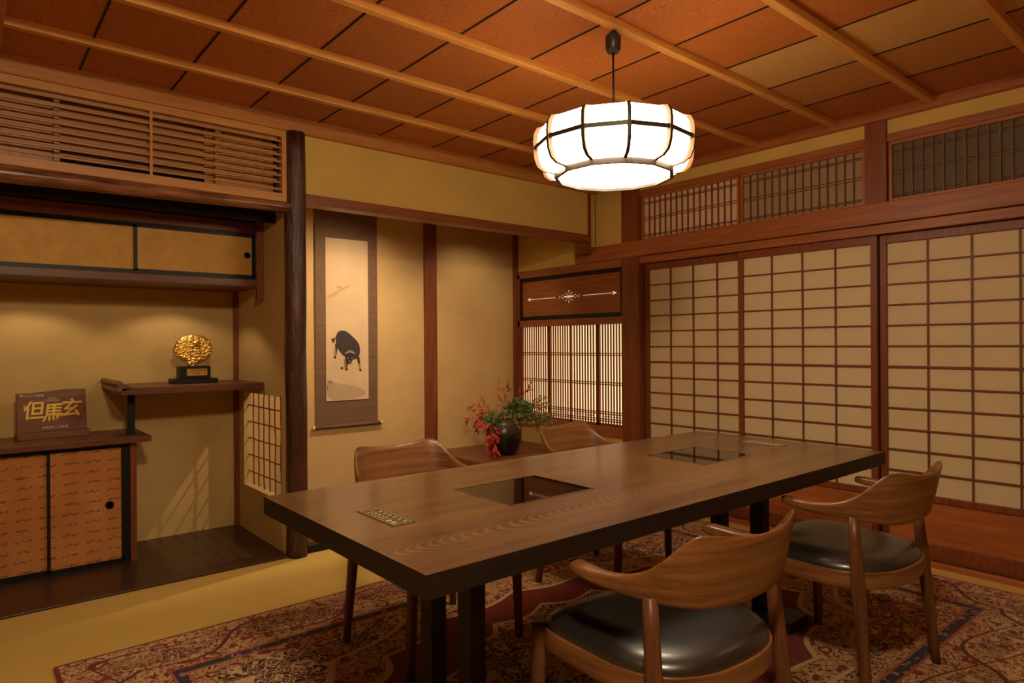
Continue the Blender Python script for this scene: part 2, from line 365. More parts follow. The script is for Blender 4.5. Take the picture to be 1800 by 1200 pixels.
trim(box(2.893, 3.012, 4.545, 4.57, 0.03, 2.30), M_post)
trim(box(XR-0.035, XR, 4.52, 4.56, 0.03, 2.30), M_post)
# left alcove
struct(box(-1.6, 1.42, 4.46, 4.52, 0.0, 2.42).obj('wall_alcove', M_wall3))
struct(box(-1.6, 1.42, YB+0.02, 4.46, -0.04, 0.004).obj('floor_alcove', M_floorboard))
trim(box(-1.6, 3.80, YB-0.004, YB+0.05, -0.03, 0.010), M_floorboard, 0.002)
struct(box(-1.6, 1.42, YB+0.02, 4.46, 2.36, 2.40).obj('ceiling_alcove', M_dark))
trim(box(1.375, 1.40, 4.425, 4.46, 0.0, 1.52), M_post)
# partition with a small window of sticks
P0, P1, Z0, Z1 = 3.70, 4.33, 0.285, 0.872
pw = MB().box(1.40, 1.45, 3.60, P0, 0, 2.42).box(1.40, 1.45, P1, 4.56, 0, 2.42).box(1.40, 1.45, P0, P1, 0, Z0).box(1.40, 1.45, P0, P1, Z1, 2.42)
struct(pw.obj('wall_partition', M_wall3))
w = base_empty('window_1', (1.43, 4.0, 0.3))
for i in range(7):
    yy = P0 + 0.012 + i*(P1-P0-0.024)/6.6
    pts = [(1.438+random.uniform(-.002,.002), yy+random.uniform(-.003,.003)*(2 if i in (1,4) else 1), Z0+(Z1-Z0)*k/9) for k in range(10)]
    MB().tube(pts, 0.0042, 6).obj('bamboo_stick', M_post, w, True)
for i in range(5):
    zz = Z0 + 0.085 + i*0.104
    MB().tube([(1.431, P0+(P1-P0)*k/8, zz+random.uniform(-.002,.002)) for k in range(9)], 0.0042, 6).obj('bamboo_stick', M_post, w, True)
# log pillar
rings = []
for k in range(24):
    z = 2.336*k/23
    rings.append([(1.440+0.0015*math.sin(k)+(0.0565+0.0016*math.sin(3*a*2*PI/24+k*0.5)+0.0012*random.random())*math.cos(2*PI*a/24),
                   YB+(0.0565+0.0016*math.sin(5*a*2*PI/24+k*0.3))*math.sin(2*PI*a/24), z) for a in range(24)])
trim(MB().loft(rings), M_bark, 0, True)
# bamboo rail in front of the left alcove
pts = []; rr = []
for k in range(61):
    x = -0.9 + (1.40+0.9)*k/60; node = any(abs(x-q) < 0.012 for q in (-0.5, -0.28, 0.0, 0.215, 0.39, 0.62, 0.86, 1.06, 1.25))
    t = (x+0.9)/2.3; pts.append((x, YB-0.02, 1.945-(0.050-0.022*t))); rr.append((0.050-0.022*t)*(1.035 if node else 1.0))
trim(MB().tube(pts, rr, 16), M_bamboo, 0, True)
trim(box(-0.9, 1.39, YB+0.015, YB+0.07, 1.90, 1.945), M_dark)
# -------- slatted vent screen above the left alcove
sv = thing('slatted_vent_screen', 'long pale wood screen of thin horizontal slats under the ceiling above the wall cabinet', 'screen', (0.2, YB, 1.945))
MB().box(-0.9, 1.386, YB-0.02, YB+0.03, 1.945, 1.990).box(-0.9, 1.386, YB-0.02, YB+0.03, 2.296, 2.334).box(1.361, 1.386, YB-0.021, YB+0.031, 1.946, 2.333).obj('frame', M_pine, sv, bevel=0.002)
for i in range(8):
    z = 2.275-0.0375*i; box(-0.9, 1.362, YB-0.012, YB-0.002, z-0.0045, z+0.0045).obj('slat', M_slat, sv)
for i in range(7):
    z = 2.292-0.0375*i; box(-0.9, 1.345, YB+0.014, YB+0.024, z-0.0045, z+0.0045).obj('slat', M_slat, sv)
box(0.719, 0.731, YB-0.016, YB+0.002, 1.985, 2.30).obj('mullion', M_pineZ, sv)
# inner housing behind the slats
ih = thing('vent_housing', 'pale wood housing with a dark slot half hidden behind the slatted screen', 'housing', (0.7, YB+0.14, 1.99))
for a, b, q in ((0.343, 0.366, 0.06), (1.040, 1.066, 0.06)): box(a, b, YB+q, YB+q+0.04, 1.95, 2.35).obj('stile', M_pineZ, ih)
for a, b in ((1.0, 1.36), (-0.9, 0.35)): box(a, b, YB+0.11, YB+0.12, 1.95, 2.35).obj('side_panel', M_pineZ, ih)
box(0.366, 1.04, YB+0.14, YB+0.16, 2.09, 2.35).obj('grille', M_slat, ih)
MB().box(0.366, 1.04, YB+0.10, YB+0.13, 2.045, 2.062).obj('flap', M_slat, ih)
trim(box(-0.9, 1.40, YB+0.18, YB+0.20, 1.86, 2.38), M_dark, 0)

# ================================================================== RIGHT WALL (shoji side)
struct(MB().box(XR, XR+0.05, 1.553, 3.15, 2.28, 2.42).box(XR, XR+0.05, -1.6, 1.442, 2.28, 2.42).box(XR, XR+0.05, 3.27, YB+0.06, 1.90, 2.42)
       .box(XR, XR+0.05, YB+0.0, 4.56, 1.76, 2.32).box(XR, XR+0.05, 3.28, 4.56, 0.0, 0.46).obj('wall_right', M_wall))
trim(box(XR-0.035, XR+0.06, -1.6, 3.775, 1.803, 1.915), M_railY, 0.004)          # nageshi
trim(box(XR-0.012, XR+0.06, -1.6, 3.28, 1.748, 1.800), M_railY, 0.003)           # kamoi
trim(MB().box(XR-0.01, XR+0.06, -1.6, 1.442, 2.242, 2.284).box(XR-0.01, XR+0.06, 1.553, 3.14, 2.242, 2.284), M_railY, 0.002)
trim(box(XR-0.02, XR+0.06, 1.442, 1.553, 1.90, 2.365), M_post, 0.003)
trim(box(XR-0.025, XR+0.07, 3.135, 3.297, 0.0, 2.365), M_post, 0.004)
trim(box(XR-0.03, XR+0.12, -1.6, 3.14, -0.03, 0.028), M_hip, 0.003)            # sill
trim(box(XR+0.001, XR+0.006, -1.6, 3.13, 0.028, 0.033), M_dark, 0)
def shoji(n, y0, y1, xf, ny=4, st=0.034, mats=M_paper):
    d = base_empty('door_%d' % n, (xf, (y0+y1)/2, 0.03))
    za, zb = 0.355, 1.70
    f = MB().box(xf, xf+0.028, y0, y0+st, 0.03, 1.745).box(xf, xf+0.028, y1-st, y1, 0.03, 1.745)
    f.box(xf+0.001, xf+0.027, y0+st, y1-st, zb, 1.745).box(xf+0.001, xf+0.027, y0+st, y1-st, 0.322, za).box(xf+0.001, xf+0.027, y0+st, y1-st, 0.03, 0.104)
    f.obj('frame', M_post, d, bevel=0.002)
    box(xf+0.012, xf+0.02, y0+st, y1-st, 0.10, 0.325).obj('hip_board', M_hip, d)
    box(xf+0.0185, xf+0.0205, y0+st, y1-st, za-0.002, zb+0.002).obj('paper', mats, d)
    L = MB()
    for i in range(1, ny):
        y = y0+st+(y1-y0-2*st)*i/ny; L.box(xf+0.006, xf+0.018, y-0.004, y+0.004, za, zb)
    for i in range(1, 12):
        z = zb-(zb-za)*i/12; hw = 0.0055 if i == 6 else 0.0035
        L.box(xf+0.004, xf+0.018, y0+st, y1-st, z-hw, z+hw)
    L.obj('lattice', M_muntin, d)
    return d
shoji(1, 2.300, 3.125, XR+0.034); shoji(2, 1.502, 2.345, XR+0.002); shoji(3, 0.640, 1.499, XR+0.034); shoji(4, -0.22, 0.672, XR+0.002)
shoji(5, -1.10, -0.20, XR+0.034)
struct(box(XR+0.10, XR+0.12, -1.6, 4.6, -0.03, 1.8).obj('wall_corridor', M_dark))
def ranma(n, y0, y1, mp, st=0.016):
    d = base_empty('window_%d' % n, (XR, (y0+y1)/2, 1.915)); a, b = 1.918, 2.242
    MB().box(XR+0.004, XR+0.03, y0, y0+st, a, b).box(XR+0.004, XR+0.03, y1-st, y1, a, b).box(XR+0.004, XR+0.03, y0+st, y1-st, b-0.018, b).box(XR+0.004, XR+0.03, y0+st, y1-st, a, a+0.014).obj('frame', M_crownY, d)
    box(XR+0.022, XR+0.024, y0+st, y1-st, a, b).obj('paper', mp, d)
    L = MB(); m = max(1, round((y1-y0-2*st)/0.0485))
    for i in range(1, m):
        y = y0+st+(y1-y0-2*st)*i/m; L.box(XR+0.008, XR+0.02, y-0.0035, y+0.0035, a, b)
    for z in (2.192, 2.182, 2.083, 2.067, 1.957, 1.948): L.box(XR+0.012, XR+0.021, y0+st, y1-st, z-0.0018, z+0.0018)
    L.obj('lattice', M_muntin, d)
ranma(2, 2.333, 3.125, M_ranma_lit); ranma(3, 1.560, 2.323, M_ranma_half_lit); ranma(4, 0.20, 1.438, M_ranma_shaded)
# -------- writing-alcove window: four fine lattices backlit, and a lacquered panel above
trim(MB().box(XR-0.012, XR+0.05, 3.28, 4.56, 1.312, 1.368).box(XR-0.012, XR+0.05, 3.28, 4.56, 1.742, 1.804).box(XR-0.012, XR+0.05, 3.28, 4.56, 0.44, 0.522), M_railY, 0.002)
trim(box(XR-0.012, XR+0.05, 4.49, 4.53, 0.30, 1.78), M_post, 0.002)
ys = [3.300, 3.5795, 3.8825, 4.1395, 4.49]
for i in range(4):
    y0, y1 = ys[i], ys[i+1]; xf = XR+(0.006 if i % 2 else 0.016)
    d = base_empty('window_%d' % (5+i), (xf, (y0+y1)/2, 0.52)); s0 = 0.015 if i else 0.006
    MB().box(xf, xf+0.018, y0, y0+s0, 0.52, 1.312).box(xf, xf+0.018, y1-0.015, y1, 0.52, 1.312).box(xf, xf+0.018, y0, y1, 0.520, 0.538).obj('frame', M_post, d)
    L = MB(); a, b = y0+s0, y1-0.015; m = round((b-a)/0.0292)
    for k in range(1, m):
        y = a+(b-a)*k/m; L.box(xf+0.004, xf+0.013, y-0.0058, y+0.0058, 0.53, 1.312)
    for z in (1.086, 1.070, 0.858, 0.842, 0.628, 0.612, 0.572, 0.556): L.box(xf+0.003, xf+0.012, a, b, z-0.0036, z+0.0036)
    for q in (0.27, 0.73):
        yc = a+(b-a)*q; L.box(xf+0.003, xf+0.012, yc-0.040, yc+0.040, 0.589, 0.5945)
    L.obj('lattice', M_post, d)
    box(XR+0.040, XR+0.042, y0, y1, 0.52, 1.312).obj('paper', M_lit, d)
w = base_empty('window_9', (XR, 3.9, 1.37))
MB().box(XR-0.008, XR+0.03, 3.30, 4.49, 1.372, 1.402).box(XR-0.008, XR+0.03, 3.30, 4.49, 1.708, 1.742).box(XR-0.008, XR+0.03, 3.30, 3.325, 1.40, 1.71).box(XR-0.008, XR+0.03, 4.465, 4.49, 1.40, 1.71).obj('lacquer_frame', M_lacq, w)
box(XR+0.002, XR+0.02, 3.32, 4.47, 1.40, 1.71).obj('panel', M_railY, w)
ow = MB(); xo = XR-0.0005; zc = 1.551; yc = 3.88
def dot(y, z, r):
    ow.loft([[(xo-t, y+r*math.cos(a*PI/4), z+r*math.sin(a*PI/4)) for a in range(8)] for t in (0, 0.003)])
for sgn in (1, -1):
    ow.box(xo-0.003, xo, *sorted((yc+sgn*0.16, yc+sgn*0.47)), zc-0.0016, zc+0.0016)
    ye = yc+sgn*0.485
    ow.loft([[(xo-t, ye+sgn*0.028, zc), (xo-t, ye-sgn*0.010, zc+0.014), (xo-t, ye-sgn*0.002, zc), (xo-t, ye-sgn*0.010, zc-0.014)] for t in (0, 0.003)])
    ow.box(xo-0.003, xo, *sorted((yc+sgn*0.015, yc+sgn*0.055)), zc-0.005, zc+0.005)
ow.box(xo-0.003, xo, yc-0.01, yc+0.01, zc-0.009, zc+0.009)
for (dy, dz, r) in ((0, .045, .007), (0, -.045, .007), (.035, .030, .0055), (-.035, .030, .0055), (.035, -.030, .0055), (-.035, -.030, .0055), (.07, .012, .005), (-.07, .012, .005), (.07, -.012, .005), (-.07, -.012, .005),
                    (.09, .0, .006), (-.09, 0, .006), (.115, .008, .004), (-.115, .008, .004), (.115, -.008, .004), (-.115, -.008, .004), (.02, .018, .004), (-.02, .018, .004), (.02, -.018, .004), (-.02, -.018, .004), (0, .028, .004), (0, -.028, .004)):
    dot(yc+dy, zc+dz, r*0.68)
ow.obj('openwork', glow('lit_openwork', (1, 0.80, 0.62, 1), 0.30, c(225, 205, 180)), w)

# ================================================================== LEFT ALCOVE FURNITURE
lc = thing('low_cabinet', 'low built-in cabinet with two amber patterned sliding doors on the dark alcove board', 'cabinet', (0.2, 4.27, 0.004))
box(-0.9, 0.81, 4.02, 4.455, 0.648, 0.680).obj('top_board', M_shelf, lc, bevel=0.003)
box(0.718, 0.748, 4.075, 4.455, 0.004, 0.648).obj('side_panel', M_post, lc)
box(-0.9, 0.718, 4.44, 4.455, 0.004, 0.648).obj('back_panel', M_post, lc)
MB().box(0.690, 0.718, 4.085, 4.12, 0.004, 0.648).box(-0.9, 0.69, 4.085, 4.12, 0.615+0.016, 0.648).box(-0.9, 0.69, 4.08, 4.12, 0.004, 0.018).obj('door_frame', M_lacq, lc)
def fus(parent, x0, x1, z0, z1, y, mat, fr, hx=None, hz=None, hr=0.013):
    d = MB().box(x0, x1, y, y+0.014, z0, z1).obj('door', mat, parent)
    MB().box(x0, x0+fr, y-0.003, y+0.015, z0, z1).box(x1-fr, x1, y-0.003, y+0.015, z0, z1).box(x0, x1, y-0.003, y+0.015, z0, z0+fr*0.7).box(x0, x1, y-0.003, y+0.015, z1-fr*0.7, z1).obj('border', M_lacq, d)
    if hx: MB().loft([[(hx+r*math.cos(a*PI/12), y+t, hz+r*math.sin(a*PI/12)) for a in range(24)] for r, t in ((hr, 0.0), (hr, -0.003), (hr*0.8, -0.003), (hr*0.7, 0.004))]).obj('finger_pull', M_black, d)
    return d
fus(lc, 0.348, 0.690, 0.018, 0.631, 4.088, M_fusuma, 0.014, 0.622, 0.320, 0.021)
fus(lc, -0.02, 0.364, 0.018, 0.631, 4.104, M_fusuma, 0.016)
fus(lc, -0.40, -0.01, 0.018, 0.631, 4.088, M_fusuma, 0.010, -0.34, 0.32)
uc = thing('wall_cabinet', 'hanging wall cabinet with gold foil sliding doors under the bamboo rail', 'cabinet', (0.2, 4.2, 1.505))
box(-0.9, 1.40, 3.965, 4.455, 1.508, 1.552).obj('bottom_board', M_shelf, uc, bevel=0.003)
box(-0.9, 1.40, 4.02, 4.455, 1.830, 1.895).obj('top_board', M_railX, uc, bevel=0.003)
MB().box(-0.9, 1.40, 4.42, 4.455, 1.55, 1.83).box(1.372, 1.40, 4.03, 4.42, 1.552, 1.83).obj('body', M_dark, uc)
MB().box(-0.9, 1.372, 4.028, 4.06, 1.552, 1.572).box(-0.9, 1.372, 4.028, 4.06, 1.818, 1.83).obj('track', M_lacq, uc)
box(1.362, 1.398, 3.955, 3.99, 1.430, 1.900).obj('hanging_post', M_post, uc, bevel=0.002)
fus(uc, 0.735, 1.372, 1.572, 1.818, 4.036, M_foil, 0.016, 1.330, 1.70, 0.019)
fus(uc, 0.10, 0.752, 1.572, 1.818, 4.052, M_foil, 0.012)
fus(uc, -0.53, 0.12, 1.572, 1.818, 4.036, M_foil, 0.012, -0.47, 1.70, 0.012)
ws = thing('wall_shelf', 'staggered brown shelf board carrying the gold trophy, one end on a short dark post', 'shelf', (1.03, 4.2, 0.68))
box(0.662, 1.40, 3.965, 4.455, 0.908, 0.945).obj('board', M_shelf, ws, bevel=0.002)
prof = [(0.640, 0.926), (0.640, 0.938), (0.650, 0.946), (0.641, 0.957), (0.634, 0.968), (0.640, 0.981), (0.652, 0.985), (0.664, 0.979), (0.669, 0.966), (0.680, 0.962), (0.694, 0.959), (0.700, 0.950), (0.714, 0.949), (0.722, 0.9451), (0.664, 0.926)]
MB().prism(prof, lambda a, b, t: (a, t, b), 3.965, 4.455).obj('end_moulding', wood('weathered_moulding', c(128, 96, 64), c(96, 66, 42), 'y'), ws, bevel=0.002)
box(0.716, 0.752, 4.13, 4.166, 0.680, 0.908).obj('post', M_lacq, ws, bevel=0.002)
# sign
sg = thing('wooden_sign', 'small wooden sign with raised gold calligraphy standing on the low cabinet top', 'sign', (0.395, 4.30, 0.680))
def sgn_fn(x, z, t):                                                   # sign-plane coordinates -> world
    a = math.radians(9); lx = x; ly = -t + (z)*0.10
    return (0.395+lx*math.cos(a)-ly*math.sin(a), 4.30+lx*math.sin(a)+ly*math.cos(a), 0.680+z)
M_sign = wood('sign_wood', c(136, 84, 52), c(104, 60, 36), 'x', 0.4)
top = [(-0.158, 0.034), (0.158, 0.034), (0.158, 0.252), (0.07, 0.254), (-0.02, 0.246), (-0.10, 0.240), (-0.158, 0.241)]
MB().prism(top, sgn_fn, -0.008, 0.008).obj('board', M_sign, sg, bevel=0.002)
MB().prism([(-0.165, 0), (0.165, 0), (0.165, 0.034), (-0.165, 0.034)], sgn_fn, -0.03, 0.035).obj('base', M_sign, sg, bevel=0.003)
T = MB(); [text_mb(T, ch, 0.098, (lambda x, y, t, ox=ox, oz=oz, sk=sk: sgn_fn(ox+x+y*sk, 0.137+oz+y*1.05, t)), 0.0095, 'CENTER', 0.0016) for ch, ox, oz, sk in (('但', -0.083, 0.006, 0.12), ('馬', 0.002, -0.010, 0.15), ('玄', 0.086, 0.008, 0.18))]
T.obj('gold_lettering', plain('gilt', c(244, 200, 92), 0.35, 0.35), sg)
T = MB(); text_mb(T, '▼はなれ京都館', 0.0155, lambda x, y, t: sgn_fn(-0.145+x, 0.226+y, t), 0.009, 'LEFT')
T.obj('lettering', M_cream, sg); T = MB(); text_mb(T, 'Premium', 0.010, lambda x, y, t: sgn_fn(0.0+x, 0.209+y, t), 0.009)
T.obj('lettering', M_cream, sg); T = MB(); text_mb(T, 'TAJIMA BEEF', 0.0115, lambda x, y, t: sgn_fn(0.0+x, 0.197+y, t), 0.009)
T.obj('lettering', M_cream, sg); T = MB(); text_mb(T, '株式会社 上田畜産', 0.0145, lambda x, y, t: sgn_fn(0.01+x, 0.055+y, t), 0.009)
T.obj('lettering', M_cream, sg)
MB().loft([[sgn_fn(0.133+0.009*math.cos(k*PI/6), 0.145+0.009*math.sin(k*PI/6), t) for k in range(12)] for t in (0.0075, 0.0095)]).obj('red_seal', M_red, sg)
MB().loft([[sgn_fn(-0.124+0.006*math.cos(k*PI/3), 0.172+0.008*math.sin(k*PI/3), t) for k in range(6)] for t in (0.0075, 0.0095)]).obj('pink_seal', plain('pink_ink', c(220, 150, 120), 0.6), sg)
# trophy
tr = thing('gold_trophy', 'gold relief trophy on a black plinth at the middle of the wall shelf', 'trophy', (1.075, 4.22, 0.945))
box(0.952, 1.198, 4.165, 4.285, 0.945, 0.973).obj('plinth_foot', M_lacq, tr, bevel=0.004)
box(0.992, 1.162, 4.185, 4.265, 0.973, 1.045).obj('plinth', M_lacq, tr, bevel=0.003)
pl = box(1.030, 1.142, 4.1825, 4.186, 0.990, 1.030).obj('name_plate', plain('brass_plate', c(212, 160, 74), 0.35, 0.6), tr)
T = MB(); text_mb(T, '優秀生産者賞', 0.011, lambda x, y, t: (1.083+x, 4.1815, 1.021+y), 0); T.obj('engraving', M_black, pl); T = MB(); text_mb(T, '但馬玄', 0.012, lambda x, y, t: (1.083+x, 4.1815, 1.005+y), 0)
T.obj('engraving', M_black, pl); MB().loft([[(1.131+0.006*math.cos(k*PI/5), y, 1.020+0.006*math.sin(k*PI/5)) for k in range(10)] for y in (4.1815, 4.183)]).obj('red_seal', M_red, pl)
def trophy():
    cxp = 1.072; out = [(-0.028, 1.042), (-0.034, 1.064), (-0.068, 1.084), (-0.098, 1.108), (-0.112, 1.140), (-0.100, 1.165), (-0.090, 1.188), (-0.072, 1.208), (-0.045, 1.224), (0.0, 1.233), (0.045, 1.229), (0.078, 1.213), (0.098, 1.190), (0.112, 1.160), (0.112, 1.128), (0.098, 1.098), (0.068, 1.074), (0.034, 1.060), (0.024, 1.042)]
    bm = bmesh.new(); o = [(x, z) for x, z in out]
    def inside(x, z):
        r = False; j = len(o)-1
        for i in range(len(o)):
            if (o[i][1] > z) != (o[j][1] > z) and x < (o[j][0]-o[i][0])*(z-o[i][1])/(o[j][1]-o[i][1])+o[i][0]: r = not r
            j = i
        return r
    def edist(x, z):
        m = 9
        for i in range(len(o)):
            a = Vector(o[i]); b = Vector(o[(i+1) % len(o)]); p = Vector((x, z)); t = max(0, min(1, (p-a).dot(b-a)/max(1e-9, (b-a).length_squared))); m = min(m, (p-a-(b-a)*t).length)
        return m
    from mathutils import noise as NZ
    st = 0.0026; nx = 88; nz = 76; fr = {}; bk = {}
    for i in range(nx):
        for j in range(nz):
            x = -0.114+i*st; z = 1.041+j*st
            if inside(x, z):
                e = edist(x, z); h = 0.012*min(1, e/0.02)**0.5
                rel = 0.0045*NZ.noise(Vector((x*60, z*100, 0)))+0.0028*NZ.noise(Vector((x*220, z*220, 3)))
                if x < -0.02 and z > 1.13: rel += 0.0035*math.sin((z*1.0-x*0.35)*700)
                if x > 0.02 and z < 1.16: rel += 0.0035*math.sin((x+z*0.4)*800)
                rel += 0.012*math.exp(-((x-0.015)**2+(z-1.178)**2)/0.0003)
                k = min(1, e/0.008)
                fr[i, j] = bm.verts.new((cxp+x, 4.225-h-rel*k, z)); bk[i, j] = bm.verts.new((cxp+x, 4.225+h*0.8, z))
    for i in range(nx-1):
        for j in range(nz-1):
            q = [(i, j), (i+1, j), (i+1, j+1), (i, j+1)]
            if all(a in fr for a in q):
                bm.faces.new([fr[a] for a in q]); bm.faces.new([bk[a] for a in q[::-1]])
    be = {}
    for f in (fr, bk):
        pass
    inv = {v: a for a, v in fr.items()}
    for e in [e for e in bm.edges if len(e.link_faces) == 1]:
        a, b = e.verts
        if a in inv and b in inv: bm.faces.new((a, b, bk[inv[b]], bk[inv[a]]))
    bmesh.ops.delete(bm, geom=[v for v in bm.verts if not v.link_faces], context='VERTS')
    bmesh.ops.recalc_face_normals(bm, faces=bm.faces)
    for v in bm.verts: v.co -= Vector(tr.location)
    me = bpy.data.meshes.new('relief_disc'); bm.to_mesh(me); bm.free(); me.materials.append(plain('polished_gold', c(250, 204, 104), 0.30, 0.92))
    me.polygons.foreach_set('use_smooth', [True]*len(me.polygons))
    ob = bpy.data.objects.new('relief_disc', me); COL.objects.link(ob); ob.parent = tr
trophy()

# ================================================================== HANGING SCROLL
sc = thing('hanging_scroll', 'tall hanging scroll with a brush painting of a dark bull on the tokonoma wall', 'scroll', (2.215, 4.55, 0.56))
def silk():
    g = G('brown_silk'); v = g.co(); n = g.noise(v, 60, 3); n2 = g.noise(g.co((1, 1, 22)), 2.5, 2)
    g.base(g.ramp(g.mth('ADD', g.mth('MULTIPLY', n, 0.5), g.mth('MULTIPLY', n2, 0.5)), (0.3, c(104, 76, 54)), (0.7, c(124, 94, 70))), 0.75, 0, 0.3); return g.m
M_silk = silk()
YS = 4.540
bp = [(YS+0.006-0.004*math.sin(k/10*PI), 0.575+(2.29-0.575)*k/10) for k in range(11)]
m = MB(); m.loft([[(x, y+dy, z) for x, dy in ((1.972, 0), (2.466, 0), (2.466, 0.002), (1.972, 0.002))] for y, z in bp]); m.obj('mounting', M_silk, sc)
MB().tube([(1.955, YS, 0.572), (2.484, YS, 0.572)], 0.013, 12).obj('roller', M_silk, sc, True)
for x in (1.943, 2.484): MB().tube([(x, YS, 0.572), (x+0.016, YS, 0.572)], 0.014, 12).obj('roller_knob', plain('ivory', c(225, 205, 170), 0.4), sc)
MB().tube([(1.972, YS, 2.285), (2.466, YS, 2.285)], 0.008, 8).obj('top_rod', M_post, sc, True)
pf = MB(); YP = YS-0.0015
pf.box(2.048, 2.386, YP, YP+0.004, 0.757, 1.944)
def blob(pts, k, y, mb=pf):
    mb.k = k; mb.loft([[(2.048+u*0.338, y+t, 0.757+v*1.187) for u, v in pts] for t in (0.0004, 0)]); mb.k = 0
def sm(pts, n=3):
    for _ in range(n):
        q = []
        for i in range(len(pts)):
            a = pts[i]; b = pts[(i+1) % len(pts)]
            q += [(a[0]*.75+b[0]*.25, a[1]*.75+b[1]*.25), (a[0]*.25+b[0]*.75, a[1]*.25+b[1]*.75)]
        pts = q
    return pts
# painting coordinates: u left-right, v bottom-top
blob(sm([(0.0, 0.0), (0.62, 0.005), (0.98, 0.03), (0.85, 0.07), (0.5, 0.10), (0.25, 0.105), (0.02, 0.14)]), 3, YP-0.0006)
blob(sm([(0.02, 0.645), (0.18, 0.66), (0.35, 0.695), (0.55, 0.715), (0.62, 0.72), (0.5, 0.70), (0.3, 0.67), (0.2, 0.64), (0.04, 0.63)]), 3, YP-0.0006)
blob(sm([(0.25, 0.70), (0.29, 0.708), (0.35, 0.706), (0.37, 0.698), (0.32, 0.692), (0.26, 0.693)], 2), 4, YP-0.0012)
body = [(0.22, 0.395), (0.27, 0.425), (0.36, 0.434), (0.46, 0.43), (0.58, 0.405), (0.70, 0.375), (0.78, 0.345), (0.80, 0.30), (0.76, 0.265), (0.66, 0.25), (0.56, 0.258), (0.48, 0.262), (0.40, 0.275), (0.30, 0.305), (0.225, 0.345)]
for leg in ([(0.22, 0.37), (0.30, 0.35), (0.26, 0.32), (0.235, 0.275), (0.21, 0.27), (0.19, 0.31)], [(0.44, 0.275), (0.54, 0.27), (0.50, 0.22), (0.49, 0.20), (0.45, 0.20), (0.43, 0.24)], [(0.70, 0.28), (0.78, 0.275), (0.80, 0.22), (0.81, 0.19), (0.77, 0.19), (0.74, 0.23)]):
    blob(sm(leg, 2), 1, YP-0.0012)
for leg in ([(0.19, 0.33), (0.22, 0.33), (0.225, 0.275), (0.17, 0.272)], [(0.40, 0.26), (0.44, 0.25), (0.47, 0.195), (0.42, 0.19)], [(0.75, 0.225), (0.79, 0.225), (0.82, 0.188), (0.77, 0.186)]):
    blob(leg, 2, YP-0.0014)
for hx, hy in ((0.20, 0.268), (0.47, 0.192), (0.80, 0.184), (0.36, 0.20)): blob(sm([(hx-0.035, hy-0.006), (hx+0.035, hy-0.007), (hx+0.02, hy+0.008), (hx-0.02, hy+0.008)], 1), 1, YP-0.0018)
blob(sm([(0.22, 0.40), (0.19, 0.385), (0.13, 0.384), (0.115, 0.372), (0.15, 0.365), (0.16, 0.350), (0.20, 0.365)], 2), 1, YP-0.0012)
blob(sm(body, 2), 1, YP-0.0016)
blob(sm([(0.44, 0.285), (0.50, 0.315), (0.58, 0.300), (0.66, 0.285), (0.63, 0.265), (0.60, 0.235), (0.56, 0.222), (0.50, 0.225), (0.47, 0.25)], 2), 5, YP-0.0020)
blob(sm([(0.43, 0.285), (0.46, 0.300), (0.55, 0.312), (0.65, 0.300), (0.69, 0.288), (0.64, 0.286), (0.55, 0.298), (0.47, 0.288)], 2), 2, YP-0.0024)
for u in (0.50, 0.60): blob(sm([(u-0.012, 0.262), (u, 0.270), (u+0.012, 0.262), (u, 0.255)], 1), 2, YP-0.0024)
blob(sm([(0.515, 0.245), (0.55, 0.252), (0.585, 0.245), (0.575, 0.224), (0.53, 0.224)], 2), 6, YP-0.0024)
for k in range(26):
    u = random.uniform(0.01, 0.13); v = random.uniform(0.07, 0.125); blob([(u, v), (u+0.02, v+0.006), (u+0.012, v-0.004)], 1 if k % 3 else 3, YP-0.0010)
blob([(0.86, 0.09), (0.885, 0.135), (0.875, 0.09)], 3, YP-0.001)
def paintpaper():
    g = G('aged_painting_paper'); n = g.noise(g.co(), 3, 3); n2 = g.noise(g.co((30, 1, 30)), 6, 2)
    g.base(g.mix(g.mth('MULTIPLY', n2, 0.15), g.ramp(n, (0.3, c(206, 174, 132)), (0.7, c(222, 192, 150))), c(150, 120, 90)), 0.8, 0, 0.2); return g.m
pf.obj('painting', [paintpaper(), plain('ink_black', c(58, 48, 42), 0.8, var=0.35, vs=70), plain('ink_grey', c(150, 128, 104), 0.8), plain('ink_wash', c(186, 156, 120), 0.8, var=0.05, vs=20), plain('pale_orange_ink', c(206, 142, 96), 0.8), plain('ink_head', c(44, 36, 32), 0.8), plain('ink_brown', c(110, 74, 56), 0.8)], sc)

# ================================================================== RUG
tag(box(RX0, RX1, RY0, RY1, 0.0, 0.010).obj('patterned_rug', M_rug, bevel=0.003), 'large red and cream oriental rug under the dining table and chairs', 'rug')

# ================================================================== TABLE
tb = thing('dining_table', 'long dark brown wooden table with two black glass cooktops set in its top', 'table', (1.855, 1.59, 0.010))
TX0, TX1, TY0, TY1 = 0.72, 2.995, 1.133, 2.050
H1, H2 = (1.215, 1.560, 1.458, 1.745), (2.175, 2.520, 1.462, 1.748)
mb = MB(); xs = [TX0, H1[0], H1[1], H2[0], H2[1], TX1]
mb.box(TX0, H1[0], TY0, TY1, 0.648, 0.70).box(H1[1], H2[0], TY0, TY1, 0.648, 0.70).box(H2[1], TX1, TY0, TY1, 0.648, 0.70)
for h in (H1, H2): mb.box(h[0], h[1], TY0, h[2], 0.648, 0.70).box(h[0], h[1], h[3], TY1, 0.648, 0.70).box(h[0], h[1], h[2], h[3], 0.648, 0.690)
top = mb.obj('tabletop', [M_table, M_tside], tb)
for p in top.data.polygons: p.material_index = 0 if p.normal.z > 0.5 else 1
